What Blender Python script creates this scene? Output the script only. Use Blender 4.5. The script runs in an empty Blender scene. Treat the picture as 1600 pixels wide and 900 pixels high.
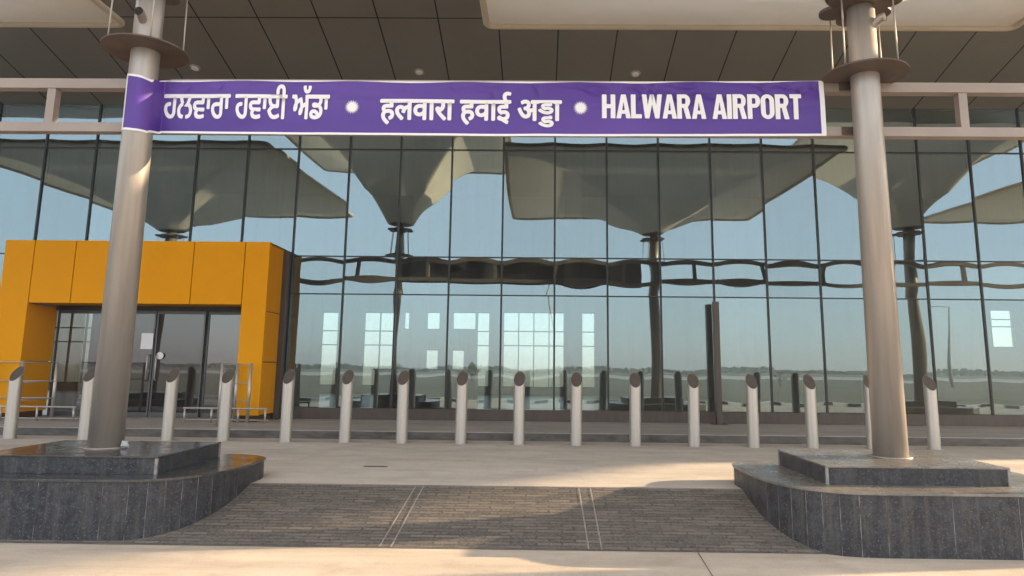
import bpy, bmesh, math, random
from mathutils import Vector, Matrix, noise
random.seed(7)
C = bpy.context.scene
COL = C.collection
PI = math.pi

# ------------------------------------------------------------------ camera
EYE = 1.58
cam = bpy.data.cameras.new('camera'); camo = bpy.data.objects.new('camera', cam); COL.objects.link(camo)
p, yw, ro = 0.158672, 0.013127, 0.010184
fw = Vector((-math.sin(yw)*math.cos(p), math.cos(yw)*math.cos(p), math.sin(p)))
rt0 = Vector((math.cos(yw), math.sin(yw), 0)); up0 = rt0.cross(fw)
rt = rt0*math.cos(ro)+up0*math.sin(ro); up = up0*math.cos(ro)-rt0*math.sin(ro)
M = Matrix((rt, up, -fw)).transposed().to_4x4(); M.translation = (0, 0, EYE)
camo.matrix_world = M
cam.sensor_width = 36; cam.lens = 24.75; cam.shift_x = -0.0183; cam.shift_y = -0.0331
cam.clip_start = 0.05; cam.clip_end = 4000
C.camera = camo

# ------------------------------------------------------------------ sky and sun
SUN_EL, SUN_AZ = math.radians(12), math.radians(9)      # azimuth counted from +X towards +Y
w = bpy.data.worlds.new('World'); C.world = w; w.use_nodes = True
nt = w.node_tree; bg = nt.nodes['Background']; sky = nt.nodes.new('ShaderNodeTexSky')
sky.sky_type = 'NISHITA'; sky.sun_disc = False; sky.sun_elevation = SUN_EL; sky.sun_rotation = PI/2-SUN_AZ
sky.air_density = 1.0; sky.dust_density = 0.6; sky.ozone_density = 3.5
hz = nt.nodes.new('ShaderNodeMix'); hz.data_type = 'RGBA'; hz.inputs[0].default_value = .72      # thin even haze over the sky
hz.inputs[7].default_value = (3.75, 3.85, 3.9, 1); nt.links.new(sky.outputs[0], hz.inputs[6])
nt.links.new(hz.outputs[2], bg.inputs[0]); bg.inputs[1].default_value = 0.15
sl = bpy.data.lights.new('sun', 'SUN'); so = bpy.data.objects.new('sun', sl); COL.objects.link(so)
sl.energy = 4.7; sl.angle = math.radians(0.5); sl.color = (1.0, 0.74, 0.46)
sd = Vector((math.cos(SUN_EL)*math.cos(SUN_AZ), math.cos(SUN_EL)*math.sin(SUN_AZ), math.sin(SUN_EL)))
so.rotation_euler = sd.to_track_quat('Z', 'Y').to_euler(); so.location = (20, 0, 20)
C.view_settings.view_transform = 'Standard'; C.view_settings.look = 'None'
C.view_settings.exposure = 2.08; C.view_settings.gamma = 1
C.view_settings.use_curve_mapping = False
C.cycles.max_bounces = 8; C.cycles.transparent_max_bounces = 16; C.cycles.glossy_bounces = 5
C.cycles.caustics_reflective = False; C.cycles.caustics_refractive = False

# ------------------------------------------------------------------ helpers
class MB:
    def __init__(s): s.v = []; s.f = []; s.m = []; s.sm = []
    def quad(s, pts, mi=0, smooth=False):
        b = len(s.v); s.v += [tuple(q) for q in pts]; s.f.append(tuple(range(b, b+len(pts)))); s.m.append(mi); s.sm.append(smooth)
    def box(s, x0, x1, y0, y1, z0, z1, mi=0):
        P = [(x0,y0,z0),(x1,y0,z0),(x1,y1,z0),(x0,y1,z0),(x0,y0,z1),(x1,y0,z1),(x1,y1,z1),(x0,y1,z1)]
        b = len(s.v); s.v += P
        for f in ((0,3,2,1),(4,5,6,7),(0,1,5,4),(1,2,6,5),(2,3,7,6),(3,0,4,7)):
            s.f.append(tuple(b+i for i in f)); s.m.append(mi); s.sm.append(False)
    def tube(s, pts, r, n=16, mi=0, caps=True):
        pts = [Vector(q) for q in pts]; R = r if isinstance(r, (list, tuple)) else [r]*len(pts)
        b = len(s.v); prev = None
        for i, q in enumerate(pts):
            t = ((pts[i+1]-q) if i == 0 else (q-pts[i-1]) if i == len(pts)-1 else (pts[i+1]-q).normalized()+(q-pts[i-1]).normalized()).normalized()
            a = Vector((1,0,0)) if abs(t.x) < .9 else Vector((0,1,0))
            if prev is not None: a = prev
            u = (a-t*a.dot(t)).normalized(); prev = u; vv = t.cross(u)
            for k in range(n):
                an = 2*PI*k/n; s.v.append(tuple(q+(u*math.cos(an)+vv*math.sin(an))*R[i]))
        for i in range(len(pts)-1):
            for k in range(n):
                k2 = (k+1) % n
                s.f.append((b+i*n+k, b+i*n+k2, b+(i+1)*n+k2, b+(i+1)*n+k)); s.m.append(mi); s.sm.append(True)
        if caps:
            s.f.append(tuple(b+k for k in reversed(range(n)))); s.m.append(mi); s.sm.append(False)
            e = b+(len(pts)-1)*n; s.f.append(tuple(e+k for k in range(n))); s.m.append(mi); s.sm.append(False)
    def disc(s, cx, cy, z0, z1, r, n=40, mi=0):
        s.tube([(cx,cy,z0),(cx,cy,z1)], r, n, mi)
    def grid(s, fn, nu, nv, mi=0, smooth=True, flip=False):
        b = len(s.v)
        for j in range(nv+1):
            for i in range(nu+1): s.v.append(tuple(fn(i/nu, j/nv)))
        for j in range(nv):
            for i in range(nu):
                a = b+j*(nu+1)+i; q = (a, a+1, a+nu+2, a+nu+1)
                s.f.append(q[::-1] if flip else q); s.m.append(mi); s.sm.append(smooth)
    def prism(s, pts2, z0, z1, mi=0, smooth=False):
        n = len(pts2); b = len(s.v)
        s.v += [(x,y,z0) for x,y in pts2]+[(x,y,z1) for x,y in pts2]
        for i in range(n):
            j = (i+1) % n; s.f.append((b+i, b+j, b+n+j, b+n+i)); s.m.append(mi); s.sm.append(smooth)
        s.f.append(tuple(b+i for i in reversed(range(n)))); s.m.append(mi); s.sm.append(False)
        s.f.append(tuple(b+n+i for i in range(n))); s.m.append(mi); s.sm.append(False)
    def build(s, name, mats, parent=None, bevel=0, kind=None):
        me = bpy.data.meshes.new(name); me.from_pydata(s.v, [], s.f)
        if not isinstance(mats, (list, tuple)): mats = [mats]
        for m in mats: me.materials.append(m)
        me.polygons.foreach_set('material_index', s.m); me.polygons.foreach_set('use_smooth', s.sm); me.update()
        o = bpy.data.objects.new(name, me); COL.objects.link(o)
        if parent is not None: o.parent = parent
        if bevel:
            bm = bmesh.new(); bm.from_mesh(me)
            bmesh.ops.remove_doubles(bm, verts=bm.verts, dist=1e-5)
            ed = [e for e in bm.edges if len(e.link_faces) == 2 and e.calc_face_angle(0) > .6]
            bmesh.ops.bevel(bm, geom=ed, offset=bevel, segments=2, affect='EDGES', profile=.6)
            bm.to_mesh(me); bm.free()
        if kind: o['kind'] = kind
        return o

def tag(o, label, cat, group=None, kind=None):
    if label: o['label'] = label
    if cat: o['category'] = cat
    if group: o['group'] = group
    if kind: o['kind'] = kind
    return o
def thing(name, label, cat, loc=(0,0,0), group=None):
    o = bpy.data.objects.new(name, None); COL.objects.link(o); o.location = loc; o.empty_display_size = .2
    return tag(o, label, cat, group)
def copy_tree(o, parent=None):
    c = o.copy(); COL.objects.link(c); c.parent = parent
    for ch in list(o.children): copy_tree(ch, c)
    return c
def struct(mb, name, m, **k): return mb.build(name, m, kind='structure', **k)

# ------------------------------------------------------------------ materials
def mat(name, col, rough=.6, metal=0, spec=.5):
    m = bpy.data.materials.new(name); m.use_nodes = True; b = m.node_tree.nodes['Principled BSDF']
    b.inputs['Base Color'].default_value = (*col, 1); b.inputs['Roughness'].default_value = rough
    b.inputs['Metallic'].default_value = metal; b.inputs['Specular IOR Level'].default_value = spec
    return m
def N(m, t): return m.node_tree.nodes.new(t)
def L(m, a, b): m.node_tree.links.new(a, b)
def bsdf(m): return m.node_tree.nodes['Principled BSDF']
def coords(m, scale=(1,1,1), kind='Object'):
    tc = N(m, 'ShaderNodeTexCoord'); mp = N(m, 'ShaderNodeMapping'); mp.inputs['Scale'].default_value = scale
    L(m, tc.outputs[kind], mp.inputs['Vector']); return mp.outputs['Vector']
def nz(m, vec, scale, detail=4, rough=.6):
    n = N(m, 'ShaderNodeTexNoise'); n.inputs['Scale'].default_value = scale; n.inputs['Detail'].default_value = detail
    n.inputs['Roughness'].default_value = rough; L(m, vec, n.inputs['Vector']); return n.outputs['Fac']
def ramp(m, fac, stops):
    r = N(m, 'ShaderNodeValToRGB'); e = r.color_ramp.elements
    while len(e) < len(stops): e.new(.5)
    for i, (q, c) in enumerate(stops): e[i].position = q; e[i].color = (*c, 1) if len(c) == 3 else c
    L(m, fac, r.inputs['Fac']); return r.outputs['Color']
def mix(m, fac, a, b, mode='MIX'):
    n = N(m, 'ShaderNodeMix'); n.data_type = 'RGBA'; n.blend_type = mode
    if hasattr(fac, 'links'): L(m, fac, n.inputs[0])
    else: n.inputs[0].default_value = fac
    for s, i in ((a, 6), (b, 7)):
        if hasattr(s, 'links'): L(m, s, n.inputs[i])
        else: n.inputs[i].default_value = (*s, 1)
    return n.outputs[2]
def bump(m, h, strength=.3, dist=.01):
    b = N(m, 'ShaderNodeBump'); b.inputs['Strength'].default_value = strength; b.inputs['Distance'].default_value = dist
    L(m, h, b.inputs['Height']); L(m, b.outputs['Normal'], bsdf(m).inputs['Normal'])
def noisy(name, c1, c2, scale=3, rough=.6, metal=0, stretch=(1,1,1), bs=0, r2=None, spec=.5, lo=.3, hi=.7):
    m = mat(name, c1, rough, metal, spec); v = coords(m, stretch); f = nz(m, v, scale, 6)
    L(m, ramp(m, f, [(lo, c1), (hi, c2)]), bsdf(m).inputs['Base Color'])
    if bs: bump(m, nz(m, v, scale*12, 3), bs, .005)
    if r2 is not None: L(m, ramp(m, nz(m, v, scale*2.3, 5), [(lo, (rough,)*3), (hi, (r2,)*3)]), bsdf(m).inputs['Roughness'])
    return m

def concrete(name, a, b, c, joint=None):
    m = mat(name, a, .85, spec=.3); v = coords(m)
    base = ramp(m, nz(m, v, .55, 8, .65), [(.3, a), (.7, b)])
    st = ramp(m, nz(m, coords(m, (.35, 1.6, 1)), 1.3, 8, .7), [(.42, (0,0,0)), (.68, (1,1,1))])
    base = mix(m, st, base, c)
    sp = ramp(m, nz(m, v, 60, 3, .7), [(.3, (.82,.82,.82)), (.7, (1.1,1.1,1.1))])
    base = mix(m, .8, base, sp, 'MULTIPLY')
    sc = ramp(m, nz(m, coords(m, (1.2, .12, 1)), 7, 7, .75), [(.56, (0,0,0)), (.74, (.55,.55,.55))]); base = mix(m, sc, base, c)
    bl = ramp(m, nz(m, v, 2.3, 9, .72), [(.50, (0,0,0)), (.70, (.6,.6,.6))]); base = mix(m, bl, base, tuple(q*.82 for q in c))
    L(m, base, bsdf(m).inputs['Base Color'])
    bump(m, nz(m, v, 28, 8, .7), .35, .006)
    return m
M_plaza = concrete('plaza_concrete', (.54,.495,.44), (.62,.57,.51), (.43,.385,.34))
M_road = concrete('road_concrete', (.50,.425,.345), (.585,.505,.415), (.41,.345,.28))
M_floor = concrete('walkway_stone', (.40,.38,.36), (.48,.455,.43), (.33,.31,.29))
M_kerb = noisy('kerb_dark', (.045,.042,.04), (.14,.125,.115), 4, .7, stretch=(1,1,3))
M_field = noisy('field_grass', (.115,.11,.07), (.19,.17,.115), .08, .95, lo=.35, hi=.65)

def granite(name, dark, light, dust, rough, dustamt, streak=True):
    m = mat(name, dark, rough, spec=.3 if streak else .5); v = coords(m)
    g = ramp(m, nz(m, v, 55, 5, .75), [(.38, dark), (.58, light), (.70, (.17,.165,.165))])
    cl = ramp(m, nz(m, v, 9, 6, .75), [(.45, (0,0,0)), (.8, (.9,.9,.9))])
    g = mix(m, cl, g, (.06,.066,.078))
    d = ramp(m, nz(m, coords(m, (9, 9, .5) if streak else (1,1,1)), 1.6 if streak else 1.2, 7, .7), [(.48, (0,0,0)), (.75, (dustamt,)*3)])
    g = mix(m, d, g, dust)
    L(m, g, bsdf(m).inputs['Base Color'])
    L(m, ramp(m, nz(m, v, 6, 5), [(.3, (rough,)*3), (.75, (min(1, rough+.25),)*3)]), bsdf(m).inputs['Roughness'])
    return m
M_granite = granite('black_granite', (.008,.0095,.014), (.024,.027,.035), (.15,.13,.11), .34, .38)
M_slab = granite('sunlit_dusty_granite_top', (.11,.10,.09), (.16,.145,.13), (.30,.255,.205), .2, .95, False)  # dust kept pale and warm, with the right island's sunlight put into its colour
M_polish = granite('polished_granite_top', (.016,.017,.019), (.035,.036,.04), (.13,.115,.10), .07, .5, False)
M_grout = noisy('grout', (.17,.16,.15), (.32,.29,.27), 20, .8)
M_gseam = noisy('granite_seam', (.035,.035,.038), (.20,.185,.17), 6, .8, lo=.42, hi=.62)

def mast_paint():
    m = mat('silver_mast_paint', (.5,.46,.42), .4, .45)
    v = coords(m, (6,6,.35)); f = nz(m, v, 2, 6, .6)
    L(m, ramp(m, f, [(.3, (.33,.295,.265)), (.7, (.43,.385,.345))]), bsdf(m).inputs['Base Color'])
    L(m, ramp(m, nz(m, coords(m), 3, 6), [(.3, (.33,)*3), (.7, (.46,)*3)]), bsdf(m).inputs['Roughness'])
    return m
M_mast = mast_paint()
M_brown = noisy('brown_flange', (.085,.058,.046), (.13,.095,.075), 5, .5, .2)
M_rod = mat('steel_rod', (.42,.39,.35), .55, .5)
M_hole = mat('pipe_bore', (.012,.010,.010), .9)
M_frame = noisy('taupe_steel', (.30,.245,.215), (.37,.305,.27), 1.5, .55, .1, (1,1,1))
M_dark = mat('dark_frame', (.018,.020,.022), .4, .3)
M_brownpost = noisy('brown_cladding', (.060,.043,.036), (.085,.063,.052), 4, .45, .2, (3,3,.5))
M_steel = noisy('brushed_steel', (.46,.42,.38), (.55,.505,.455), 3, .36, .6, (8,8,.6), r2=.46)
M_cap = noisy('bollard_cap', (.06,.048,.042), (.10,.08,.068), 12, .6, .1)
M_orange = noisy('orange_composite_panel', (.78,.32,.001), (.84,.35,.0012), .7, .55, 0, (1,1,1), spec=.06)
M_groove = mat('panel_groove', (.07,.022,.004), .8)
M_soffit = noisy('soffit_panel', (.175,.16,.14), (.215,.20,.175), .4, .42, .15)
M_soffj = mat('soffit_joint', (.012,.010,.009), .9)
M_white = mat('white_board', (.78,.8,.78), .5)
M_paint = noisy('white_paint', (.70,.70,.68), (.80,.80,.78), 3, .6)
M_black = mat('black_paint', (.03,.03,.03), .6)
M_iwall = noisy('hall_wall', (.32,.34,.36), (.38,.40,.42), .5, .8)
M_ifloor = mat('hall_floor', (.22,.22,.22), .3)
M_iceil = mat('hall_ceiling', (.5,.5,.5), .8)
M_conc = noisy('grey_concrete', (.4,.4,.39), (.5,.5,.48), 2, .8)
M_roof = noisy('roof_sheet', (.35,.34,.33), (.42,.41,.4), .5, .6)
M_bark = noisy('bark', (.07,.05,.035), (.13,.10,.07), 8, .9)
M_leaf = noisy('leaf', (.035,.065,.02), (.08,.12,.035), 1.5, .7)

def membrane():
    m = mat('membrane_fabric', (.70,.64,.54), .75, spec=.2); nt = m.node_tree
    v = coords(m); c = ramp(m, nz(m, v, .7, 6), [(.3, (.64,.565,.465)), (.7, (.73,.655,.555))])
    L(m, c, bsdf(m).inputs['Base Color'])
    tr = N(m, 'ShaderNodeBsdfTranslucent'); L(m, c, tr.inputs['Color'])
    mx = N(m, 'ShaderNodeMixShader'); mx.inputs[0].default_value = .22
    L(m, bsdf(m).outputs[0], mx.inputs[1]); L(m, tr.outputs[0], mx.inputs[2])
    L(m, mx.outputs[0], nt.nodes['Material Output'].inputs[0])
    return m
M_memb = membrane()

def glass(name, refl, tint, gcol, rough=0.0):
    m = bpy.data.materials.new(name); m.use_nodes = True; nt = m.node_tree
    nt.nodes.remove(nt.nodes['Principled BSDF'])
    g = nt.nodes.new('ShaderNodeBsdfGlossy'); g.inputs['Roughness'].default_value = rough; g.inputs['Color'].default_value = (*gcol, 1)
    t = nt.nodes.new('ShaderNodeBsdfTransparent'); t.inputs['Color'].default_value = (*tint, 1)
    mx = nt.nodes.new('ShaderNodeMixShader'); lw = nt.nodes.new('ShaderNodeFresnel'); lw.inputs['IOR'].default_value = 1.5
    ma = nt.nodes.new('ShaderNodeMath'); ma.operation = 'ADD'; ma.use_clamp = True; ma.inputs[1].default_value = refl
    nt.links.new(lw.outputs[0], ma.inputs[0]); nt.links.new(ma.outputs[0], mx.inputs[0])
    nt.links.new(t.outputs[0], mx.inputs[1]); nt.links.new(g.outputs[0], mx.inputs[2])
    oi = nt.nodes.new('ShaderNodeObjectInfo'); m2 = nt.nodes.new('ShaderNodeMath'); m2.operation = 'MULTIPLY_ADD'; m2.inputs[1].default_value = .05; m2.inputs[2].default_value = refl-.025
    nt.links.new(oi.outputs['Random'], m2.inputs[0]); nt.links.new(m2.outputs[0], ma.inputs[1])
    df = nt.nodes.new('ShaderNodeBsdfDiffuse'); df.inputs['Color'].default_value = (.45,.42,.38,1)
    v = coords(m, (2.2,1,.22)); st = ramp(m, nz(m, v, 2.4, 7, .7), [(.45, (.012,)*3), (.75, (.11,)*3)])
    mz = nt.nodes.new('ShaderNodeMixShader'); nt.links.new(st, mz.inputs[0]); nt.links.new(mx.outputs[0], mz.inputs[1]); nt.links.new(df.outputs[0], mz.inputs[2])
    nt.links.new(mz.outputs[0], nt.nodes['Material Output'].inputs[0])
    return m
M_glass = glass('coated_glass', .20, (.31,.37,.36), (.67,.86,.91))
M_door = glass('door_glass', .09, (.14,.145,.145), (.80,.82,.84))
M_doorf = mat('door_frame', (.10,.10,.10), .4, .5)
M_clear = glass('clear_glass', .02, (.85,.93,.92), (1,1,1))

def cobbles():
    m = mat('ramp_cobbles', (.12,.10,.085), .75, spec=.35); v = coords(m)
    br = N(m, 'ShaderNodeTexBrick'); br.offset = .5; br.inputs['Scale'].default_value = 1
    br.inputs['Brick Width'].default_value = .23; br.inputs['Row Height'].default_value = .056; br.inputs['Mortar Size'].default_value = .013
    br.inputs['Mortar Smooth'].default_value = .4; br.inputs['Bias'].default_value = -.1
    br.inputs['Color1'].default_value = (.042,.039,.037,1); br.inputs['Color2'].default_value = (.165,.132,.106,1); br.inputs['Mortar'].default_value = (.018,.016,.015,1)
    wob = mix(m, .018, v, N(m, 'ShaderNodeTexNoise').outputs['Color'], 'ADD'); L(m, wob, br.inputs['Vector'])
    d = ramp(m, nz(m, coords(m, (1,5,1)), 2.6, 9, .8), [(.45, (0,0,0)), (.72, (.8,.8,.8))])
    c = mix(m, d, br.outputs['Color'], (.17,.145,.122))
    c = mix(m, ramp(m, nz(m, coords(m, (.6,9,1)), 3.5, 6, .7), [(.5, (0,0,0)), (.62, (.7,.7,.7))]), c, (.045,.041,.038))
    c = mix(m, ramp(m, nz(m, v, 35, 5, .8), [(.35, (0,0,0)), (.8, (.6,.6,.6))]), c, (.26,.235,.21))
    L(m, c, bsdf(m).inputs['Base Color']); bump(m, br.outputs['Fac'], -.9, .014)
    return m
M_cob = cobbles()

def banner_mat():
    m = mat('purple_vinyl', (.12,.05,.34), .42, spec=.4)
    v = coords(m, (.35,1,1)); c = ramp(m, nz(m, v, .9, 3), [(.35, (.058,.018,.225)), (.65, (.098,.037,.29))])
    g = N(m, 'ShaderNodeNewGeometry'); L(m, mix(m, g.outputs['Backfacing'], c, (.07,.07,.085)), bsdf(m).inputs['Base Color'])   # grey back of the vinyl
    return m
M_ban = banner_mat()
M_hem = mat('white_vinyl', (.80,.78,.80), .45)

# ------------------------------------------------------------------ setting: ground, road, plaza
PZ, FZ = .328, .471           # plaza level, walkway level (road = 0)
FY = 14.87                    # glass plane
STEP = 12.34
b = MB(); b.quad([(-1500,-1500,-.05),(1500,-1500,-.05),(1500,1500,-.05),(-1500,1500,-.05)]); struct(b, 'ground', M_field)
b = MB(); b.box(-60,60,-3.2,6.6,-.3,0); struct(b, 'road', M_road)
b = MB(); b.box(-45,45,7.72,STEP,-.3,PZ); struct(b, 'plaza', M_plaza)
b = MB(); b.box(-45,45,STEP+.02,31,-.3,FZ-.012); b.box(-45,45,STEP-.01,STEP+.33,FZ-.012,FZ); b.box(-45,45,STEP+.335,FY+.2,FZ-.012,FZ-.001)
struct(b, 'walkway', M_floor)
b = MB(); b.box(-45,45,STEP-.004,STEP+.018,PZ-.05,FZ-.0125); struct(b, 'walkway_kerb', M_kerb)
def ramp_pt(u, v): 
    return Vector((-5.9+u*10.9, 6.47+v*1.27, .004+v*(PZ+.000)))
b = MB(); b.grid(ramp_pt, 40, 6, smooth=False); struct(b, 'paved_ramp', M_cob)
def on_ramp(x, y): return .004+PZ*(y-6.47)/1.27
for (xa, xb) in ((-1.385,-1.287),(-1.283,-1.205),(.448,.430),(.562,.552)):
    b = MB(); 
    for i in range(8):
        y0, y1 = 6.48+i*.155, 6.48+(i+1)*.155-.004
        x0, x1 = xa+(xb-xa)*i/8, xa+(xb-xa)*(i+1)/8
        h0, h1 = on_ramp(0, y0)+.005, on_ramp(0, y1)+.005
        b.quad([(x0-.007,y0,h0),(x0+.007,y0,h0),(x1+.007,y1,h1),(x1-.007,y1,h1)])
    struct(b, 'paving_strip', M_grout)
b = MB(); b.quad([(1.30,5.0,.004),(1.305,5.0,.004),(1.398,6.46,.004),(1.390,6.46,.004)]); b.quad([(-.002+1.4,6.48,on_ramp(0,6.48)+.004),(1.408,6.48,on_ramp(0,6.48)+.004),(1.37,6.75,on_ramp(0,6.75)+.004),(1.362,6.75,on_ramp(0,6.75)+.004)])
struct(b, 'road_joint', M_kerb)
# drain
t = thing('drain', 'small dark slotted drain set in the concrete plaza behind the ramp', 'drain', (-2.03,9.08,PZ))
b = MB(); b.box(-.15,.15,-.03,.03,.001,.005); b.build('drain_frame', M_kerb, t)
b = MB(); b.box(-.13,.13,-.018,.018,.0055,.007); b.build('grate', M_hole, t)

# ------------------------------------------------------------------ terminal building
X0, W = -10.926, 1.1241
ZR = [.70, 3.067, 3.878, 6.256, 7.268]
bd = thing('terminal_building', 'long glass fronted terminal with dark mullions under a sloping panelled soffit', 'building', (0,FY,FZ))
class BMB(MB):                                             # builds in world space under the building root
    def build(s, name, mats, **k):
        s.v = [(x, y-FY, z-FZ) for x,y,z in s.v]; return MB.build(s, name, mats, bd, **k)
IL, IR = -1, 20
def pane(i, r, par=None):
    x0, x1, z0, z1 = X0+i*W+.017, X0+(i+1)*W-.017, ZR[r]+.011, ZR[r+1]-.011
    a = random.uniform(.0018,.0028)*(1 if r in (1, 2) else .8); tl, tv = random.uniform(-.003,.003), random.uniform(-.0012,.0012)
    ph = random.uniform(0, 6)
    def fn(u, v):
        s, q = 2*u-1, 2*v-1
        d = a*(1-s*s)*(1-q*q)*(1+.25*math.sin(ph+3*q)) + tl*s*.5+tv*q*.5
        return (x0+(x1-x0)*u, FY+d, z0+(z1-z0)*v)
    return fn
for r in range(4):
    for i in range(IL, IR+1):
        if r < 2 and 0 <= i <= 4: continue
        b = BMB(); b.grid(pane(i, r), 10, 14 if r in (0, 2) else 10); b.build('window_pane', M_glass)
for nm, rng in (('outer_glazing', list(range(-18, IL))+list(range(IR+1, 40))),):
    b = BMB()
    for i in rng:
        for r in range(4): b.grid(pane(i, r), 3, 3)
    o = b.build(nm, M_glass); o['kind'] = 'stuff'
for i in range(IL, IR+2):
    b = BMB(); x = X0+i*W; zb = ZR[0] if not 1 <= i <= 4 else 3.9
    b.box(x-.019, x+.019, FY-.03, FY+.12, zb, ZR[4]+.05); b.build('mullion', M_dark)
b = BMB()
for i in list(range(-18, IL))+list(range(IR+2, 41)): x = X0+i*W; b.box(x-.026,x+.026,FY-.03,FY+.12,ZR[0],ZR[4]+.05)
b.build('outer_mullions', M_dark)['kind'] = 'stuff'
XA, XB = X0-18*W, X0+40*W
for z in ZR[1:4]:
    b = BMB()
    if z < 3.9: b.box(X0+5*W+.027,XB,FY-.024,FY+.1,z-.012,z+.012); b.box(XA,X0-.027,FY-.024,FY+.1,z-.012,z+.012)
    else: b.box(XA,XB,FY-.024,FY+.1,z-.013,z+.013)
    b.build('transom', M_dark)
b = BMB(); b.box(X0+5*W,XB,FY-.05,FY+.12,FZ+.003,ZR[0]); b.box(XA,X0,FY-.05,FY+.12,FZ+.003,ZR[0]); b.build('plinth', M_brownpost)
# soffit: slopes up towards the front
SL = .265; SY0 = 11.22
def sz(y): return 7.27+SL*(FY-y)
b = BMB(); b.quad([(XA,SY0,sz(SY0)),(XA,FY+.1,sz(FY+.1)),(XB,FY+.1,sz(FY+.1)),(XB,SY0,sz(SY0))])
b.quad([(XA,SY0,sz(SY0)+.5),(XB,SY0,sz(SY0)+.5),(XB,SY0,sz(SY0)),(XA,SY0,sz(SY0))])
e = .004
for i in range(-18, 41):
    x = X0+i*W; b.quad([(x-.013,SY0,sz(SY0)-e),(x-.013,FY,sz(FY)-e),(x+.013,FY,sz(FY)-e),(x+.013,SY0,sz(SY0)-e)], 1)
for y in (12.215, ): b.quad([(XA,y-.012,sz(y-.012)-2*e),(XA,y+.012,sz(y+.012)-2*e),(XB,y+.012,sz(y+.012)-2*e),(XB,y-.012,sz(y-.012)-2*e)], 1)
b.build('soffit', [M_soffit, M_soffj])
b = BMB(); b.box(XA,XB,SY0+.1,31,sz(SY0)+.3,sz(SY0)+.6); b.build('roof', M_roof)
# hall inside
IB = 28.0
b = BMB(); b.quad([(XA,FY+.15,FZ+.004),(XB,FY+.15,FZ+.004),(XB,IB,FZ+.004),(XA,IB,FZ+.004)]); b.build('hall_floor', M_ifloor)
b = BMB(); b.quad([(XA,FY+.13,8.45),(XB,FY+.13,8.45),(XB,IB,8.45),(XA,IB,8.45)]); b.build('hall_ceiling', M_iceil)
wins = [(-9.4,-8.0,FZ+.3,3.67),(-6.96,-5.7,FZ+.3,3.68),(-5.37,-3.95,2.99,3.7),(-3.43,-2.52,3.0,3.71),(-2.46,-1.97,FZ+.3,3.71),(-5.15,-3.98,1.12,2.22),(-3.43,-2.95,1.12,2.22),(-1.42,2.2,FZ+.3,3.73),(17.8,18.7,2.5,4.0),(-20,-15,FZ+.3,3.7),(21,27,FZ+.3,3.7)]  # the two low middle openings are added as bright stand-ins for white boards
b = BMB()
xs = sorted({XA, XB}|{q for a in wins for q in a[:2]}); zs = sorted({FZ, 8.45}|{q for a in wins for q in a[2:]})
for i in range(len(xs)-1):
    for j in range(len(zs)-1):
        cx, cz = (xs[i]+xs[i+1])/2, (zs[j]+zs[j+1])/2
        if any(a[0] < cx < a[1] and a[2] < cz < a[3] for a in wins): continue
        b.box(xs[i],xs[i+1],IB,IB+.25,zs[j],zs[j+1])
b.build('back_wall', M_iwall)
for a in wins:
    b = BMB(); x0,x1,z0,z1 = a; n = max(1, round((x1-x0)/.62))
    for k in range(n+1): x = x0+(x1-x0)*k/n; b.box(x-.022,x+.022,IB+.05,IB+.15,z0,z1)
    for z in ((z0+.02, z0+(z1-z0)*.55, z0+(z1-z0)*.74, z1-.02) if z1-z0 > 1.2 else (z0+.02, z1-.02)): b.box(x0,x1,IB+.06,IB+.14,z-.022,z+.022)
    f = b.build('hall_window_or_board', M_dark)
    q = MB(); q.quad([(x0,IB+.11-FY,z0-FZ),(x1,IB+.11-FY,z0-FZ),(x1,IB+.11-FY,z1-FZ),(x0,IB+.11-FY,z1-FZ)]); o = q.build('pane', M_clear, f)
b = BMB(); b.box(XA-.2,XA,FY+.1,IB,FZ,8.45); b.box(XB,XB+.2,FY+.1,IB,FZ,8.45); b.build('end_wall', M_iwall)
b = BMB(); b.box(XA,XB,FY+.13,FY+.3,ZR[4]+.06,8.4); b.build('bulkhead', M_iwall)
# downlights in the soffit
for x, y, lb in ((-2.522,13.73,'round downlight in the soffit above the second star of the banner'),(1.94,13.757,'round downlight in the soffit above the English words of the banner'),(-7.134,13.64,'round downlight in the soffit just right of the left mast')):
    lb = lb.replace('the second star of the banner', 'the Hindi words of the banner')
    t = thing('downlight', lb, 'downlight', (x,y,sz(y)-.002), 'downlights in the soffit'); t.rotation_euler = (-math.atan(SL),0,0)
    b = MB(); b.tube([(0,0,0),(0,0,-.02)], [.11,.10], 24); b.build('rim', M_frame, t)
    b = MB(); b.tube([(0,0,-.0205),(0,0,-.028)], [.075,.06], 24); b.build('lens', M_white, t)
b = BMB(); b.box(X0-.05,X0+5*W,17.2,17.3,FZ+.005,3.6); b.box(X0-.05,X0+5*W,FY+.13,17.3,3.605,3.7); b.box(X0+5*W-.1,X0+5*W,FY+.14,17.195,FZ+.005,3.6); b.build('door_view_blocker', M_iwall)  # unseen partition added behind the doors to block the bright windows beyond
for x in (-8.2,-3.6,1.0,5.6,10.2):
    b = BMB(); b.tube([(x,21,FZ+.005),(x,21,8.44)], .28, 24); b.build('hall_column', M_iwall)
for x, y, wd, lb in ((-2.9,18.5,2.6,'dark check counter inside the hall, left of centre'),(7.5,19.5,2.2,'dark check counter inside the hall, right of centre')):
    t = thing('hall_counter', lb, 'counter', (x,y,FZ+.004), 'counters inside the hall'); h = wd/2
    b = MB(); b.box(-h,h,-.3,.3,.003,.98); b.build('body', M_brownpost, t, bevel=.01)
    b = MB(); b.box(-h-.04,h+.04,-.36,.34,.981,1.02); b.build('counter_top', M_doorf, t, bevel=.006)

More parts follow.
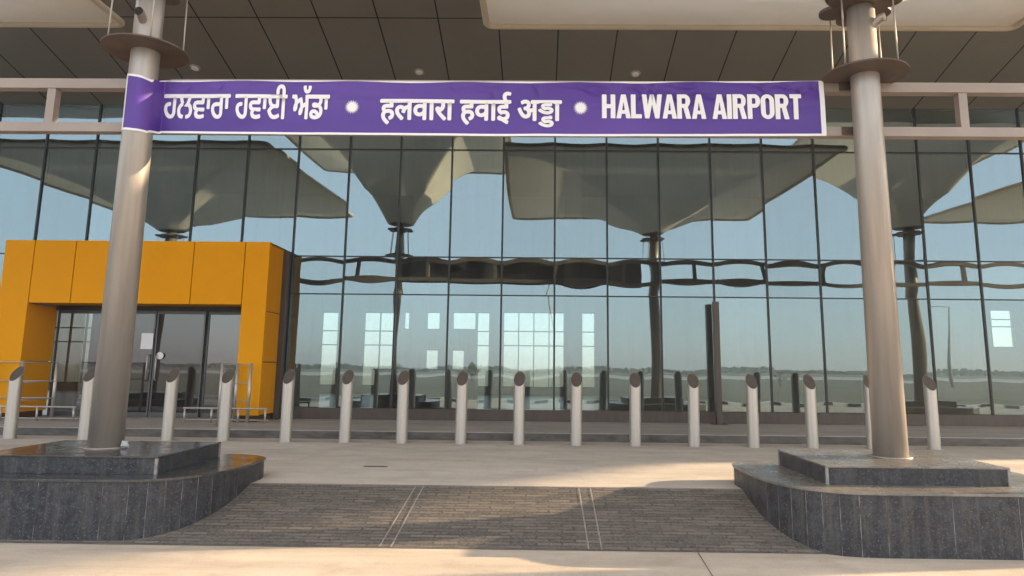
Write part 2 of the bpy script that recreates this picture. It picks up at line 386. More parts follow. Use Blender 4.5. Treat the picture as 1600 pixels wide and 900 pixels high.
# ------------------------------------------------------------------ orange entrance portal
PX0, PX1, PYF, PT = -10.80, -5.431, 13.9, 4.01
pt = thing('entrance_portal', 'bright orange panelled entrance portal projecting from the glass front', 'entrance', (-8.07,PYF,FZ))
class PMB(MB):
    def build(s, name, mats, **k):
        s.v = [(x+8.07, y-PYF, z-FZ) for x,y,z in s.v]; return MB.build(s, name, mats, pt, **k)
g = .020
def panel(name, x0,x1,y0,y1,z0,z1): b = PMB(); b.box(x0,x1,y0,y1,z0,z1); return b.build(name, M_orange, bevel=.005)
FBZ = 2.744
JX = [-10.20,-9.36,-8.2,-6.96,-5.925]
for i in range(4): panel('fascia_panel', JX[i]+g/2, JX[i+1]-g/2, PYF, PYF+.06, FBZ, PT)
# piers: front panels, side panels
panel('pier', PX0, JX[0]-g/2, PYF, PYF+.06, FZ+.12, PT)
panel('pier', JX[4]+g/2, PX1, PYF, PYF+.06, FZ+.12, PT)
zz = [FZ+.12, 1.62, 2.62, PT]
for k in range(3):
    panel('side_panel', PX1-.05, PX1, PYF+.06+g/2, FY-.06, zz[k]+g/2, zz[k+1]-g/2)
    panel('side_panel', PX0, PX0+.05, PYF+.06+g/2, FY-.06, zz[k]+g/2, zz[k+1]-g/2)
zz = [FZ+.12, 1.582, FBZ]
for k in range(2):
    panel('jamb_panel', JX[0]-.05-g, JX[0]-g, PYF+.06+g/2, FY-.06, zz[k]+g/2, zz[k+1]-g/2)
    panel('jamb_panel', JX[4]+g, JX[4]+.05+g, PYF+.06+g/2, FY-.06, zz[k]+g/2, zz[k+1]-g/2)
panel('canopy_top', PX0, PX1, PYF+.06+g/2, FY-.03, PT-.05, PT-.006)
panel('ceiling_panel', JX[0]-g, JX[4]+g, PYF+.06+g/2, FY-.03, FBZ+.02, FBZ+.06)
b = PMB(); b.box(PX0+.055, JX[0]-.055-g, PYF+.05, FY-.07, FZ+.002, FBZ+.0); b.box(JX[4]+.055+g, PX1-.055, PYF+.05, FY-.07, FZ+.002, FBZ); b.box(PX0+.055,PX1-.055,PYF+.061,FY-.07,FBZ+.07,PT-.06); b.build('backing_frame', M_groove)
b = PMB(); b.box(PX1+.004, PX1+.115, 14.66, FY-.052, FZ, 3.95); b.build('side_flashing', M_brownpost, bevel=.006)
# doors
DX = [JX[0]+.0, -9.1, -8.05, -7.0, JX[4]]
for k in range(4):
    x0, x1 = DX[k]+.012, DX[k+1]-.012; yy = FY-.04 if k in (0, 3) else FY-.10
    b = PMB()
    for a in ((x0,x0+.03),(x1-.03,x1)): b.box(a[0],a[1],yy-.02,yy+.02,FZ+.006,2.66)
    b.box(x0+.03,x1-.03,yy-.02,yy+.02,FZ+.006,FZ+.10); b.box(x0+.03,x1-.03,yy-.02,yy+.02,2.60,2.66)
    f = b.build('door', M_doorf)
    q = MB(); q.v = []; x0 += .03; x1 -= .03
    tl = random.uniform(-.002,.002)
    q.grid(lambda u, v: (x0+(x1-x0)*u+8.07, yy-PYF+.0015*(1-(2*u-1)**2)*(1-(2*v-1)**2)+tl*u, FZ+.1+(2.6-FZ-.1)*v-FZ), 8, 10); q.build('door_glass', M_door, f)
    if k in (1, 2):
        q = MB(); hx = (x1-.05 if k == 1 else x0+.05)+8.07
        q.tube([(hx,yy-PYF-.02,.75),(hx,yy-PYF-.07,.78),(hx,yy-PYF-.07,1.25),(hx,yy-PYF-.02,1.28)], .016, 10); q.build('handle', M_steel, f)
b = PMB(); b.box(JX[0],JX[4],FY-.12,FY+.02,2.662,FBZ+.018); b.build('door_header', M_dark)
b = MB(); b.box(-.125,.125,-.004,0,-.165,.165); o = b.build('paper_notice', M_hem); o.location = (-8.2,14.735,2.03)
tag(o, 'white paper notice taped to the dark glass entrance door', 'notice')
b = MB(); b.tube([(0,0,0),(0,-.006,0)], .075, 20); o = b.build('round_sticker', M_hem); o.location = (-7.9,14.735,1.73)
tag(o, 'small round white sticker on the entrance door below the paper notice', 'sticker')

# ------------------------------------------------------------------ brown post
t = thing('brown_post', 'tall dark brown post standing free in front of the glass', 'post', (3.63,14.55,FZ))
b = MB(); b.box(-.055,.055,-.08,.08,.012,2.47); b.build('post', M_brownpost, t, bevel=.006)
b = MB(); b.box(-.15,.15,-.12,.12,.001,.013); b.tube([(-.11,-.09,.013),(-.11,-.09,.05)],.014,8); b.tube([(.11,-.09,.013),(.11,-.09,.05)],.014,8); b.build('base_plate', M_brownpost, t)

# ------------------------------------------------------------------ railings in front of the doors
def tall_rail(loc, label, pts):
    t = thing('queue_railing', label, 'railing', loc, 'tall steel railings by the doors')
    for (x, y) in pts:
        b = MB(); b.tube([(x,y,.006),(x,y,1.12)], .03, 12); b.disc(x,y,.001,.008,.06,16); b.build('post', M_steel, t)
    for z in (1.10, .74, .42):
        b = MB(); b.tube([(x,y,z) for x,y in pts], .012, 8); b.build('rail', M_steel, t)
tall_rail((-5.7,12.78,FZ), 'tall steel three post railing in front of the right orange pier', [(0,0),(-.15,1.0),(.17,.85)])
tall_rail((-9.35,12.8,FZ), 'tall steel railing in front of the left orange pier', [(0,0),(-.05,1.0),(-1.3,1.0)])
def low_rail(x0, x1, y, label, legs=3):
    t = thing('low_rail', label, 'railing', ((x0+x1)/2,y,FZ), 'low steel guard rails at the portal'); h = (x1-x0)/2
    b = MB(); b.tube([(-h,0,.27),(h,0,.27)], .017, 8); b.build('rail', M_steel, t)
    b = MB(); b.tube([(-h,.1,.05),(h,.1,.05)], .012, 8); b.build('rail', M_steel, t)
    for k in range(legs):
        x = -h+.03+(2*h-.06)*k/(legs-1); b = MB(); b.tube([(x,0,.002),(x,0,.265)], .02, 8); b.build('leg', M_steel, t)
low_rail(-6.75,-5.15,13.6,'low steel rail at the foot of the right orange pier', 4)
low_rail(-10.9,-8.75,13.5,'low steel rail at the foot of the left orange pier', 4)

# ------------------------------------------------------------------ bollards
def bollard_mesh(root):
    r, n = .094, 28; b = MB(); b0 = 0
    for k in range(n):
        a = 2*PI*k/n; b.v.append((r*math.cos(a), r*math.sin(a), .002))
    for k in range(n):
        a = 2*PI*k/n; b.v.append((r*math.cos(a), r*math.sin(a), 1.055+.105*math.sin(a)*1.15))
    for k in range(n):
        j = (k+1) % n; b.f.append((k,j,n+j,n+k)); b.m.append(0); b.sm.append(True)
    b.build('tube', M_steel, root)
    b = MB()
    for k in range(n): a = 2*PI*k/n; b.v.append((r*.99*math.cos(a), r*.99*math.sin(a), 1.055+.105*math.sin(a)*1.15-.001))
    for k in range(n): a = 2*PI*k/n; b.v.append((r*.80*math.cos(a), r*.80*math.sin(a), 1.055+.08*math.sin(a)*1.15-.012))
    for k in range(n):
        j = (k+1) % n; b.f.append((k,j,n+j,n+k)); b.m.append(0); b.sm.append(True)
    b.f.append(tuple(range(n,2*n))); b.m.append(0); b.sm.append(False); b.build('slanted_cap', M_cap, root)
    b = MB(); b.tube([(0,0,.001),(0,0,.012)], [.12,.115], 24); b.build('base_collar', M_steel, root)
BX = [(-8.69,'at far left in front of the left orange pier'),(-7.46,'half hidden behind the left side of the left mast'),(-6.09,'just right of the left mast, before the entrance doors'),
 (-5.16,'beside the tall three post railing by the right orange pier'),(-4.13,'first to the right of the orange portal'),(-3.17,'second to the right of the orange portal'),
 (-2.235,'third to the right of the orange portal'),(-1.27,'fourth to the right of the orange portal'),(-.32,'fifth to the right of the orange portal'),
 (.613,'sixth to the right of the orange portal'),(1.576,'second to the left of the brown post'),(2.526,'next to the brown post on its left'),
 (3.486,'next to the brown post on its right'),(4.444,'rising behind the left end of the right pedestal'),(5.41,'mostly hidden behind the right mast'),(6.395,'rightmost, standing to the right of the right mast')]
proto = None
for x, lb in BX:
    if proto is None:
        proto = thing('bollard', '', 'bollard', (x,11.8,PZ), 'steel bollards along the plaza edge'); bollard_mesh(proto); o = proto
    else: o = copy_tree(proto); o.location = (x, 11.8+random.uniform(-.02,.02), PZ)
    o.rotation_euler = (random.uniform(-.006,.006), random.uniform(-.008,.008), random.uniform(-.08,.08))
    o['label'] = 'slant topped steel bollard '+lb

# ------------------------------------------------------------------ granite planters (mast islands)
def planter(cx, yf, x0, x1, label, ped, topm=M_slab):
    t = thing('granite_island', label, 'planter', (cx,7.4,0), 'granite islands under the masts')
    half = (x1-x0)/2; mid = (x0+x1)/2; yb = 8.45; R = 1.05
    out = []                                                    # outline, counter clockwise from front left
    def corner(ccx, ccy, rx, ry, a0, a1, n=10, e=.76):
        sp = lambda q: math.copysign(abs(q)**e, q) if abs(q) > 1e-9 else 0.0
        for k in range(n): a = a0+(a1-a0)*k/(n-1); out.append((ccx+rx*sp(math.cos(a)), ccy+ry*sp(math.sin(a))))
    corner(x0+.85, yf+1.2, .85, 1.2, PI, 1.5*PI); corner(x1-.85, yf+1.2, .85, 1.2, 1.5*PI, 2*PI)
    corner(x1-.55, yb-.45, .55, .45, 0, .5*PI, 6, 1); corner(x0+.55, yb-.45, .55, .45, .5*PI, PI, 6, 1)
    o2 = [(x-cx, y-7.4) for x, y in out]
    b = MB(); b.prism(o2, -.05, .515); b.build('wall', M_granite, t)
    gm = MB(); acc = 0; n = len(o2)
    pts = []
    for i in range(n):                                          # joints: at every facet of the curves, every 0.55 m on straights
        a, c = Vector(o2[i]), Vector(o2[(i+1) % n]); d = (c-a); ln = d.length
        k = max(1, round(ln/.62))
        for q in range(k): pts.append((a+d*(q/k), d.normalized()))
    for q, d in pts:
        nn = Vector((d.y, -d.x)); a = q-d*.0035; c = q+d*.0035
        gm.quad([(*(a+nn*.002),.0),(*(c+nn*.002),.0),(*(c+nn*.002),.512),(*(a+nn*.002),.512)])
    gm.build('seams', M_gseam, t)['kind'] = 'stuff'
    s2 = [(x*1.012, y*1.012) for x, y in o2]
    b = MB(); b.prism(s2, .515, .54); b.build('top_slab', topm, t, bevel=.004)
    px0, px1, py0, py1 = ped
    b = MB(); b.box(px0-cx, px1-cx, py0-7.4, py1-7.4, .540, .690); b.build('pedestal', M_granite, t, bevel=.003)
    b = MB()
    for x in (px0-cx, px1-cx):
        for y in (py0-7.4, py1-7.4): b.box(x-.012,x+.012,y-.012,y+.012,.541,.689)
    b.build('corner_strips', M_grout, t)
    b = MB(); b.box(px0-cx-.012, px1-cx+.012, py0-7.4-.012, py1-7.4+.012, .690, .706); b.build('pedestal_slab', topm, t, bevel=.003)
    return t
planter(-4.46, 6.52, -5.92, -3.05, 'low black granite island with a stepped pedestal carrying the left mast', (-5.36,-3.60,6.83,8.15), M_polish)
planter(3.52, 6.36, 2.15, 4.98, 'low black granite island with a stepped pedestal carrying the right mast', (2.66,4.32,6.755,8.06))

b = MB()
def bagpt(u, v):
    a, e_ = 2*PI*u, PI*v; d = Vector((math.cos(a)*math.sin(e_), math.sin(a)*math.sin(e_), math.cos(e_)*.9)); return d*(.038*(1+.8*noise.noise(d*3.1)))+Vector((0,0,.032))
b.grid(bagpt, 16, 10, flip=True); o = b.build('plastic_bag', M_conc); o.location = (-4.285,7.47,.706)
tag(o, 'small crumpled white bag lying against the foot of the left mast', 'bag')

# ------------------------------------------------------------------ umbrella canopies on masts
def smooth(k): k = max(0, min(1, k)); return k*k*(3-2*k)
def canopy(x, kind, label, zdisc, stub):
    """kind A: low wide square umbrella; kind B: tall trumpet"""
    A = kind == 'A'
    t = thing('umbrella_canopy', label, 'canopy', (x,7.5,0), 'tensile umbrella canopies on masts')
    zb, ze = (5.84, 7.50) if A else (6.08, 8.80); hx, hy = (4.58, 4.75) if A else (3.62, 3.55); oy = -.68 if A else 0; pw = 1.9 if A else 2.5
    b = MB(); b.tube([(0,0,.66),(0,0,zdisc),(0,0,zb+.3)], [.168,.150,.146], 40); b.build('pole', M_mast, t)
    b = MB(); b.tube([(0,0,.707),(0,0,.716)], [.205,.20], 32); b.build('base_flange', M_mast, t)
    b = MB()
    b.tube([(0,0,zdisc-.012),(0,0,zdisc+.008)], .445, 48); b.build('disc_flange', M_brown, t)
    b = MB()
    for k in range(6):                                          # scalloped clamp plates
        a = 2*PI*k/6+.5; b.disc(.29*math.cos(a), .29*math.sin(a), zb-.2+.0007*k, zb-.165+.0007*k, .15, 20)
    b.tube([(0,0,zb-.21),(0,0,zb-.15)], .30, 32); b.tube([(0,0,zb-.02),(0,0,zb+.015)], .36, 32); b.build('clamp_plate', M_brown, t)
    for k in range(4):
        a = 2*PI*k/4+.62; b = MB(); b.tube([(.38*math.cos(a), .38*math.sin(a), zdisc+.009),(.37*math.cos(a), .37*math.sin(a), zb-.19)], .009, 8); b.build('tie_rod', M_rod, t)
    d = Vector(stub).normalized(); zs = 5.44; b = MB()
    b.tube([Vector((0,0,zs-.06))+d*.12, Vector((0,0,zs))+d*.21, Vector((0,0,zs))+d*.26], .048, 16, caps=False); sp = b.build('drain_spout', M_mast, t)
    b = MB(); b.tube([Vector((0,0,zs))+d*.20, Vector((0,0,zs))+d*.256], .040, 16); b.build('bore', M_hole, sp)
    def surf(u, v, dz=0):
        s, q = 2*u-1, 2*v-1; tt = max(abs(s), abs(q)); X, Y = s*hx, q*hy; t0 = .085 if A else .12
        rc = .26; nr = math.hypot(X, Y)
        z = zb+(ze-zb)*(1-(1-max(0, tt-t0)/(1-t0))**pw)
        if tt > 0 and nr < 1.3:                                 # round towards the mast
            k = max(0, min(1, (1.3-nr)/1.0)); tc = nr/((hx+hy)/2); z = z*(1-k)+k*(zb+(ze-zb)*(1-(1-max(0, tc-t0)/(1-t0))**pw))
        # rounded plan corners and slightly scalloped free edges
        e = max(0, (tt-.80)/.20); cn = min(abs(s), abs(q))
        if cn > .9 and tt > .9:
            X *= 1-.008*((cn-.9)/.1); Y *= 1-.008*((cn-.9)/.1)
        wr = .010*noise.noise(Vector((X*2.2, Y*2.2, x)))*(1 if not A else .5)
        z += wr
        return (X, Y+oy*smooth((tt-.1)/.9), z+dz)
    # graded grid: finer at the mast
    def gr(u): s = 2*u-1; return (math.copysign(abs(s)**1.35, s)+1)/2
    b = MB(); b.grid(lambda u, v: surf(gr(u), gr(v)), 110, 110); b.build('membrane', M_memb, t)
    ring = []
    for k in range(4):
        cxs, cys = ((1,1),(-1,1),(-1,-1),(1,-1))[k]
        for q in range(7):
            a = PI/2*k+PI/2*q/6; rr = .14
            ring.append((cxs*(hx-rr)+rr*math.cos(a), cys*(hy-rr)+rr*math.sin(a)+oy, ze-.02))
    ring.append(ring[0]); b = MB(); b.tube(ring, (.055 if A else .04), 12, caps=False); b.build('edge_pipe', M_memb, t)
    return t
canopy(-4.505, 'B', 'tall trumpet umbrella canopy on the left silver mast at the end of the banner', 5.08, (.10,-1,0))
canopy(3.615, 'A', 'low wide umbrella canopy on the right silver mast', 4.835, (.55,-.6,0))
canopy(-11.95, 'A', 'low wide umbrella canopy at the left edge, only its corner in view', 4.9, (.1,-1,0))
canopy(11.72, 'B', 'tall trumpet umbrella canopy right of the picture, mirrored in the glass', 5.0, (.1,-1,0))
canopy(19.8, 'A', 'low wide umbrella canopy, second beyond the right edge of the picture', 4.9, (.1,-1,0))
for x, nm in ((11.72,'first'),(19.8,'second')):
    planter(x, 6.4, x-1.45, x+1.45, 'low black granite island, %s beyond the right edge of the picture' % nm, (x-.83,x+.83,6.75,8.06))
planter(-11.95, 6.5, -13.4, -10.5, 'low black granite island beyond the left edge of the picture', (-12.78,-11.12,6.8,8.1))

# ------------------------------------------------------------------ banner frame and banner
t = thing('ladder_frame', 'long taupe steel ladder frame fixed behind both masts', 'frame', (0,7.76,4.5))
BYF = 7.69
for z0, z1 in ((4.718,4.835),(4.195,4.305)):
    b = MB(); b.box(-16,16,BYF-7.76,BYF+.12-7.76,z0-4.5,z1-4.5); b.build('beam', M_frame, t, bevel=.004)
for k in range(-5, 11):
    x = -5.68+2.098*k
    if -16 < x < 16: b = MB(); b.box(x-.048,x+.048,BYF+.012-7.76,BYF+.108-7.76,4.3055-4.5,4.7175-4.5); b.build('post', M_frame, t)
for x in (-4.505,3.615):
    for z in (4.25,4.776): b = MB(); b.box(x-.21,x+.21,BYF-.02-7.76,BYF-.001-7.76,z-4.5-.045,z-4.5+.045); b.build('clamp_bracket', M_brown, t)

MX, MY, MR = -4.505, 7.5, .1555
BL, BR = -4.645, 3.21
def lerp(pts, x):
    for (a, p0), (c, p1) in zip(pts, pts[1:]):
        if x <= c: k = max(0, min(1, (x-a)/(c-a))); return p0+(p1-p0)*k
    return pts[-1][1]
ZT = [(-4.645,4.768),(-4.56,4.748),(-4.46,4.728),(-4.36,4.708),(-4.325,4.792),(-3.0,4.799),(-.63,4.797),(1.5,4.808),(3.21,4.83)]
ZB = [(-4.645,4.112),(-4.56,4.104),(-4.46,4.090),(-4.36,4.094),(-4.325,4.163),(-2.5,4.158),(-.6,4.153),(1.4,4.162),(3.21,4.177)]
def smooth(k): k = max(0, min(1, k)); return k*k*(3-2*k)
def bsurf(x, v, off=0, crease=1):
    zt, zb = lerp(ZT, x), lerp(ZB, x); z = zb+(zt-zb)*v
    yflat = 7.645
    dx = x-MX
    if dx < .148: y = MY-math.sqrt(max(1e-6, MR*MR-min(dx*dx, (MR*.985)**2)))
    else: k = smooth((dx-.148)/.030); y = (MY-.05)*(1-k)+yflat*k
    # folds: tension creases fanning from the tied upper edge, loose belly in between
    n1 = noise.noise(Vector((x*1.1+z*1.6, z*2.2, 3.1))); n2 = noise.noise(Vector((x*2.6-z*3.2, z*5.2, 9.4)))
    top = smooth((v-.35)/.6); rightside = smooth((x+1.0)/2.2)*.8+.35
    cre = -max(0, .16-abs(noise.noise(Vector((x*1.5-z*4.5, z*5.0+x*1.8, 1.7)))))*1.3
    belly = .012*math.sin(PI*v)*(.6+.4*math.sin(x*2.9))
    fl = smooth((x+4.35)/.4)
    y += (-.010*n1-.007*n2)*(.2+.8*fl)-.20*cre*crease*fl*top*rightside*(1-smooth((v-.9)/.1))*(1-smooth((x-3.05)/.1))-belly*smooth((x+3.9)/.6)
    if -4.50 < x < -4.38: y -= .016*math.sin((x+4.50)/.12*PI)*(.5+.5*v)     # pinched fold on the mast
    return Vector((x, y-off, z))
def gx(u): return BL+.36*u/.12 if u < .12 else BL+.36+(BR-BL-.36)*(u-.12)/.88      # finer columns round the mast
t = thing('banner', 'purple vinyl banner with white Punjabi, Hindi and English lettering stretched between the masts', 'banner', (0,0,0))
b = MB(); b.grid(lambda u, v: bsurf(gx(u), v), 560, 26); b.build('cloth', M_ban, t)
b = MB()
def hem(fn, nu, nv): b.grid(fn, nu, nv)
hem(lambda u, v: bsurf(gx(u), .040*v-.002, .003), 560, 1)
hem(lambda u, v: bsurf(-4.40+(BR+4.40)*u, 1.002-(.016+.012*math.sin(u*37))*v, .003), 510, 1)
hem(lambda u, v: bsurf(BL+.29*u, 1.004-.04*v, .0032), 40, 1)
hem(lambda u, v: bsurf(BR-.052+.054*u, .02+.98*v, .0035), 2, 16)
hem(lambda u, v: bsurf(BL+.050*u, .02+.98*v, .0035), 4, 16)
b.build('hem', M_hem, t)

def glyphs(txt):
    cu = bpy.data.curves.new('lettering', 'FONT'); cu.body = txt; cu.size = 1; cu.resolution_u = 5
    o = bpy.data.objects.new('lettering', cu); COL.objects.link(o)
    dg = bpy.context.evaluated_depsgraph_get(); dg.update(); me = bpy.data.meshes.new_from_object(o.evaluated_get(dg))
    V = [(q.co.x, q.co.y) for q in me.vertices]; Fs = [tuple(q.vertices) for q in me.polygons]
    adv = None
    bpy.data.objects.remove(o); bpy.data.curves.remove(cu); bpy.data.meshes.remove(me)
    return V, Fs
def bounds(V): return min(q[0] for q in V), max(q[0] for q in V), min(q[1] for q in V), max(q[1] for q in V)
def clip_top(V, Fs, ymax):
    bm = bmesh.new(); vs = [bm.verts.new((x,y,0)) for x,y in V]
    for f in Fs:
        try: bm.faces.new([vs[i] for i in f])
        except ValueError: pass
    bmesh.ops.bisect_plane(bm, geom=bm.verts[:]+bm.edges[:]+bm.faces[:], plane_co=(0,ymax,0), plane_no=(0,1,0), clear_outer=True)
    bm.verts.index_update(); V2 = [(q.co.x,q.co.y) for q in bm.verts]; F2 = [tuple(q.index for q in f.verts) for f in bm.faces]; bm.free(); return V2, F2
def place(V, Fs, sx, sy, ox, oy): return [(x*sx+ox, y*sy+oy) for x,y in V], Fs
def join(parts):
    V, Fs = [], []
    for v, f in parts: k = len(V); V += v; Fs += [tuple(i+k for i in q) for q in f]
    return V, Fs
def letter(name, V, Fs, ref, x0, x1, zl, zr, zbase, bold, bx=1.0, par=None):
    """ref=(y of baseline, y of head line); x0..x1 on the banner; zl/zr top height left/right"""
    a, c, _, _ = bounds(V); sx = (x1-x0-2*bold*bx)/(c-a)
    bm = bmesh.new(); vs = [bm.verts.new((x0+bold*bx+(x-a)*sx, (y-ref[0])/(ref[1]-ref[0]), 0)) for x,y in V]
    for f in Fs:
        try: bm.faces.new([vs[i] for i in f])
        except ValueError: pass
    bmesh.ops.triangulate(bm, faces=bm.faces[:])
    bmesh.ops.subdivide_edges(bm, edges=[e for e in bm.edges if e.calc_length() > .12], cuts=2)
    bmesh.ops.triangulate(bm, faces=bm.faces[:]); bm.verts.index_update()
    P = [q.co.copy() for q in bm.verts]; T = [tuple(q.index for q in f.verts) for f in bm.faces]; bm.free()
    b = MB(); K = 9
    for k in range(K):
        dx, dz = (0, 0) if k == 0 else (bold*bx*math.cos(2*PI*k/(K-1)), bold*math.sin(2*PI*k/(K-1)))
        o0 = len(b.v)
        for q in P:
            x = q.x+dx; zt = zl+(zr-zl)*(q.x-x0)/(x1-x0); z = zbase+(zt-bold-zbase)*q.y+dz+bold*(1-q.y)*.9
            v = (z-lerp(ZB, x))/(lerp(ZT, x)-lerp(ZB, x)); b.v.append(tuple(bsurf(x, v, .006+.0004*k, 0)))
        for f in T: b.f.append(tuple(o0+i for i in f)); b.m.append(0); b.sm.append(True)
    return b.build(name, M_hem, par)
_, _, g0, g1 = bounds(glyphs('ਹਰ')[0]); V, Fs = glyphs('ਹਲਵਾਰਾ ਹਵਾਈ ਅੱਡਾ'); letter('punjabi_lettering', V, Fs, (g0,g1), -4.322, -2.412, 4.628, 4.628, 4.334, .0080, par=t)
h0, h1 = bounds(glyphs('ा')[0])[2:] ; V1 = glyphs('हलवारा हवाई अ'); da = bounds(glyphs('ड')[0])
e1 = bounds(V1[0])[1]; Vd = glyphs('ड'); dw = da[1]-da[0]
# conjunct of two da letters: the second hangs under the first without its head line
up_d = place(*Vd, 1, .66, e1-da[0]-.012, h1*(1-.66)); lowv = clip_top(*Vd, da[3]-.13)
lo_d = place(*lowv, 1.0, .66, e1-da[0]+.0, -.205)
aa = glyphs('ा'); ab = bounds(aa[0]); aam = place(*aa, 1, 1, e1+dw-.03-ab[0], 0)
V, Fs = join([V1, up_d, lo_d, aam]); letter('hindi_lettering', V, Fs, (0,h1), -1.835, .237, 4.580, 4.575, 4.33, .010, par=t)
T_ = .175                                                     # stem width of the condensed capitals (height 1)
def bars(*B):                                                # quads as 4-point outlines
    V, Fs = [], []
    for q in B: k = len(V); V += list(q); Fs.append(tuple(range(k, k+len(q))))
    return V, Fs
def rect(x0, y0, x1, y1): return [(x0,y0),(x1,y0),(x1,y1),(x0,y1)]
def arcband(cx, cy, rx, ry, tx, ty, a0, a1, n=10):
    out = []
    for k in range(n):
        q = []
        for ang, i in ((a0+(a1-a0)*k/n, 0), (a0+(a1-a0)*k/n, 1), (a0+(a1-a0)*(k+1)/n, 1), (a0+(a1-a0)*(k+1)/n, 0)):
            q.append((cx+(rx-tx*(1-i))*math.cos(ang), cy+(ry-ty*(1-i))*math.sin(ang)))
        out.append(q)
    return out
def bowl(w_): h = .27; return [rect(T_,1-.14,w_-.22,1),rect(T_,.46,w_-.22,.60)]+arcband(w_-.22,.73,.22,.27,T_,.14,-PI/2,PI/2)
CAPS = {
 'H': (.56, [rect(0,0,T_,1), rect(.56-T_,0,.56,1), rect(T_,.42,.56-T_,.57)]),
 'A': (.60, [[(0,0),(.175,0),(.30,.80),(.21,1)], [(.60,0),(.39,1),(.21,1),(.30,.80),(.425,0)], rect(.165,.19,.435,.32)]),
 'L': (.44, [rect(0,0,T_,1), rect(T_,0,.44,.15)]),
 'W': (.86, [[(.13,0),(.29,0),(.175,1),(0,1)], [(.13,0),(.29,0),(.50,1),(.36,1)], [(.57,0),(.73,0),(.50,1),(.36,1)], [(.57,0),(.73,0),(.86,1),(.685,1)]]),
 'R': (.57, [rect(0,0,T_,1)]+bowl(.55)+[[(.39,0),(.57,0),(.44,.50),(.27,.47)]]),
 'I': (T_, [rect(0,0,T_,1)]),
 'P': (.54, [rect(0,0,T_,1)]+bowl(.54)),
 'O': (.56, [rect(0,.26,T_,.74), rect(.56-T_,.26,.56,.74)]+arcband(.28,.74,.28,.26,T_,.13,0,PI,14)+arcband(.28,.26,.28,.26,T_,.13,PI,2*PI,14)),
 'T': (.48, [rect(0,.85,.48,1), rect(.24-T_/2,0,.24+T_/2,.85)]),
}
xx = 0; parts = []
for ch in 'HALWARA AIRPORT':
    if ch == ' ': xx += .26; continue
    wd, q = CAPS[ch]; parts.append(bars(*[[(x+xx, y) for x, y in e_] for e_ in q])); xx += wd+(.045 if ch in 'AWLP' else .075)
V, Fs = join(parts); letter('english_lettering', V, Fs, (0,1), .69, 2.945, 4.648, 4.664, 4.365, .004, 1, par=t)
for x in (-2.154,.449):
    b = MB(); z = 4.484; ring = []
    for k in range(32):
        a = 2*PI*k/32; r = .086 if k % 2 else .050; xx, zz_ = x+r*math.cos(a), z+r*math.sin(a)
        ring.append(tuple(bsurf(xx, (zz_-lerp(ZB, xx))/(lerp(ZT, xx)-lerp(ZB, xx)), .007, 0)))
    ring.append(tuple(bsurf(x, (z-lerp(ZB, x))/(lerp(ZT, x)-lerp(ZB, x)), .007, 0))); b.v = ring
    for k in range(32): b.f.append((k,(k+1) % 32,32)); b.m.append(0); b.sm.append(False)
    b.build('star', M_hem, t)

# ------------------------------------------------------------------ behind the camera (seen mirrored in the glass)
b = MB(); b.box(-60,60,-3.5,-3.205,-.3,.15); struct(b, 'kerb', [M_paint])
b = MB()
for k in range(-40, 41): b.box(k*1.2-.28,k*1.2+.28,-3.2,-3.19,.02,.152)
struct(b, 'kerb_markings', M_black)
def lamp(x, y, h, arm, label):
    t = thing('street_lamp', label, 'street lamp', (x,y,-.05))
    b = MB(); b.tube([(0,0,0),(0,0,h*.5),(0,0,h)], [.13,.10,.07], 14); b.build('pole', M_conc, t)
    b = MB(); b.tube([(0,0,h-.05),(arm*.5,0,h+.12),(arm,0,h+.15)], .04, 8); b.build('arm', M_conc, t)
    b = MB(); b.box(arm-.35 if arm < 0 else arm-.05,arm+.05 if arm < 0 else arm+.35,-.1,.1,h+.10,h+.19); b.build('lamp_head', M_conc, t, bevel=.02)
lamp(.5,-30,10.4,-1.2,'tall grey street lamp across the road, mirrored near the middle of the glass')
lamp(46.4,-50,8.5,-1.8,'grey street lamp with one arm, mirrored at the right end of the glass')
t = thing('boundary_wall', 'long low white boundary wall far across the field, mirrored in the glass', 'wall', (0,-95,-.05))
b = MB(); b.box(-160,160,-.12,.12,0,.5); b.build('wall', M_paint, t)
b = MB(); b.box(-160,160,-.16,.16,.503,.55); b.build('coping', M_conc, t)
leafs = []
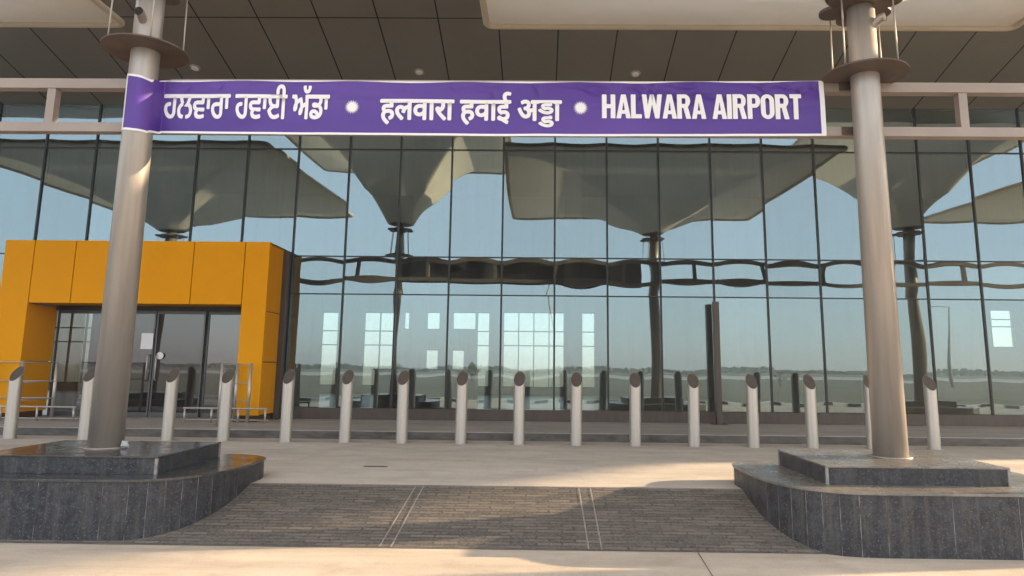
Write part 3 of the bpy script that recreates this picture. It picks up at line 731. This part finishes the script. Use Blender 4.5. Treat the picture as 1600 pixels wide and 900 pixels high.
def tree_mesh(seed, h):
    rnd = random.Random(seed); tr = MB(); tr.tube([(0,0,0),(.05,0,h*.3),(-.02,.05,h*.7)], [.09,.07,.03], 8)
    lf = MB(); cl = [(rnd.gauss(0,.22)*h, rnd.gauss(0,.22)*h, h*rnd.uniform(.35,.95), rnd.uniform(.10,.2)*h) for _ in range(9)]
    for cx, cy, cz, r in cl:
        tr.tube([(0,0,h*.35),(cx*.6,cy*.6,(cz+h*.35)/2),(cx,cy,cz)], [.04,.025,.01], 5)
        for _ in range(70):
            d = Vector((rnd.gauss(0,1), rnd.gauss(0,1), rnd.gauss(0,.8))).normalized()*r*rnd.random()**.5; c = Vector((cx,cy,cz))+d
            u = Vector((rnd.gauss(0,1),rnd.gauss(0,1),rnd.gauss(0,1))).normalized(); v = u.orthogonal().normalized(); s = rnd.uniform(.05,.11)
            lf.quad([c-u*s, c+v*s*.6, c+u*s, c-v*s*.6])
    return tr, lf
kinds = []
for s in range(3):
    tr, lf = tree_mesh(s+3, 3.2); t = thing('small_tree', '', 'tree', (0,0,-.05), 'young trees across the field'); tr.build('trunk', M_bark, t); lf.build('crown', M_leaf, t); kinds.append(t)
k = 0
for i in range(14):
    x, y = -75+i*11.3+random.uniform(-2,2), random.uniform(-70,-28)
    if 13 > abs(x) and y > -40: y -= 25
    o = kinds[i] if i < 3 else copy_tree(kinds[i % 3]); sc = random.uniform(.4,.75); o.location = (x,y,-.05); o.scale = (sc,)*3; o.rotation_euler = (0,0,random.uniform(0,6))
    o['label'] = 'young leafy tree in the field across the road, seen only mirrored in the glass'
b = MB(); rr = random.Random(5)
for k in range(9000):
    a = rr.uniform(-1,1)*320; hh = .8+1.6*abs(noise.noise(Vector((a*.02,0,0))))+1.2*abs(noise.noise(Vector((a*.11,5,0))))
    c = Vector((a, -230-rr.uniform(0,40), hh*rr.random()**.8)); u = Vector((rr.gauss(0,1),rr.gauss(0,.4),rr.gauss(0,1))).normalized(); v = u.orthogonal().normalized(); q = rr.uniform(.35,.9)
    b.quad([c-u*q, c+v*q*.7, c+u*q, c-v*q*.7])
b.build('far_treeline', M_leaf, kind='stuff'); tag(bpy.data.objects['far_treeline'], 'far dark line of trees on the horizon, mirrored in the glass', 'trees')

# ------------------------------------------------------------------ haze
m = bpy.data.materials.new('haze_air'); m.use_nodes = True; nt = m.node_tree; nt.nodes.remove(nt.nodes['Principled BSDF'])
pv = nt.nodes.new('ShaderNodeVolumePrincipled'); pv.inputs['Color'].default_value = (.86,.90,.95,1); pv.inputs['Density'].default_value = .0017; pv.inputs['Anisotropy'].default_value = .2
nt.links.new(pv.outputs[0], nt.nodes['Material Output'].inputs['Volume'])
b = MB(); b.box(-1600,1600,-1600,1600,-1.1,14); b.build('haze', m, kind='stuff')
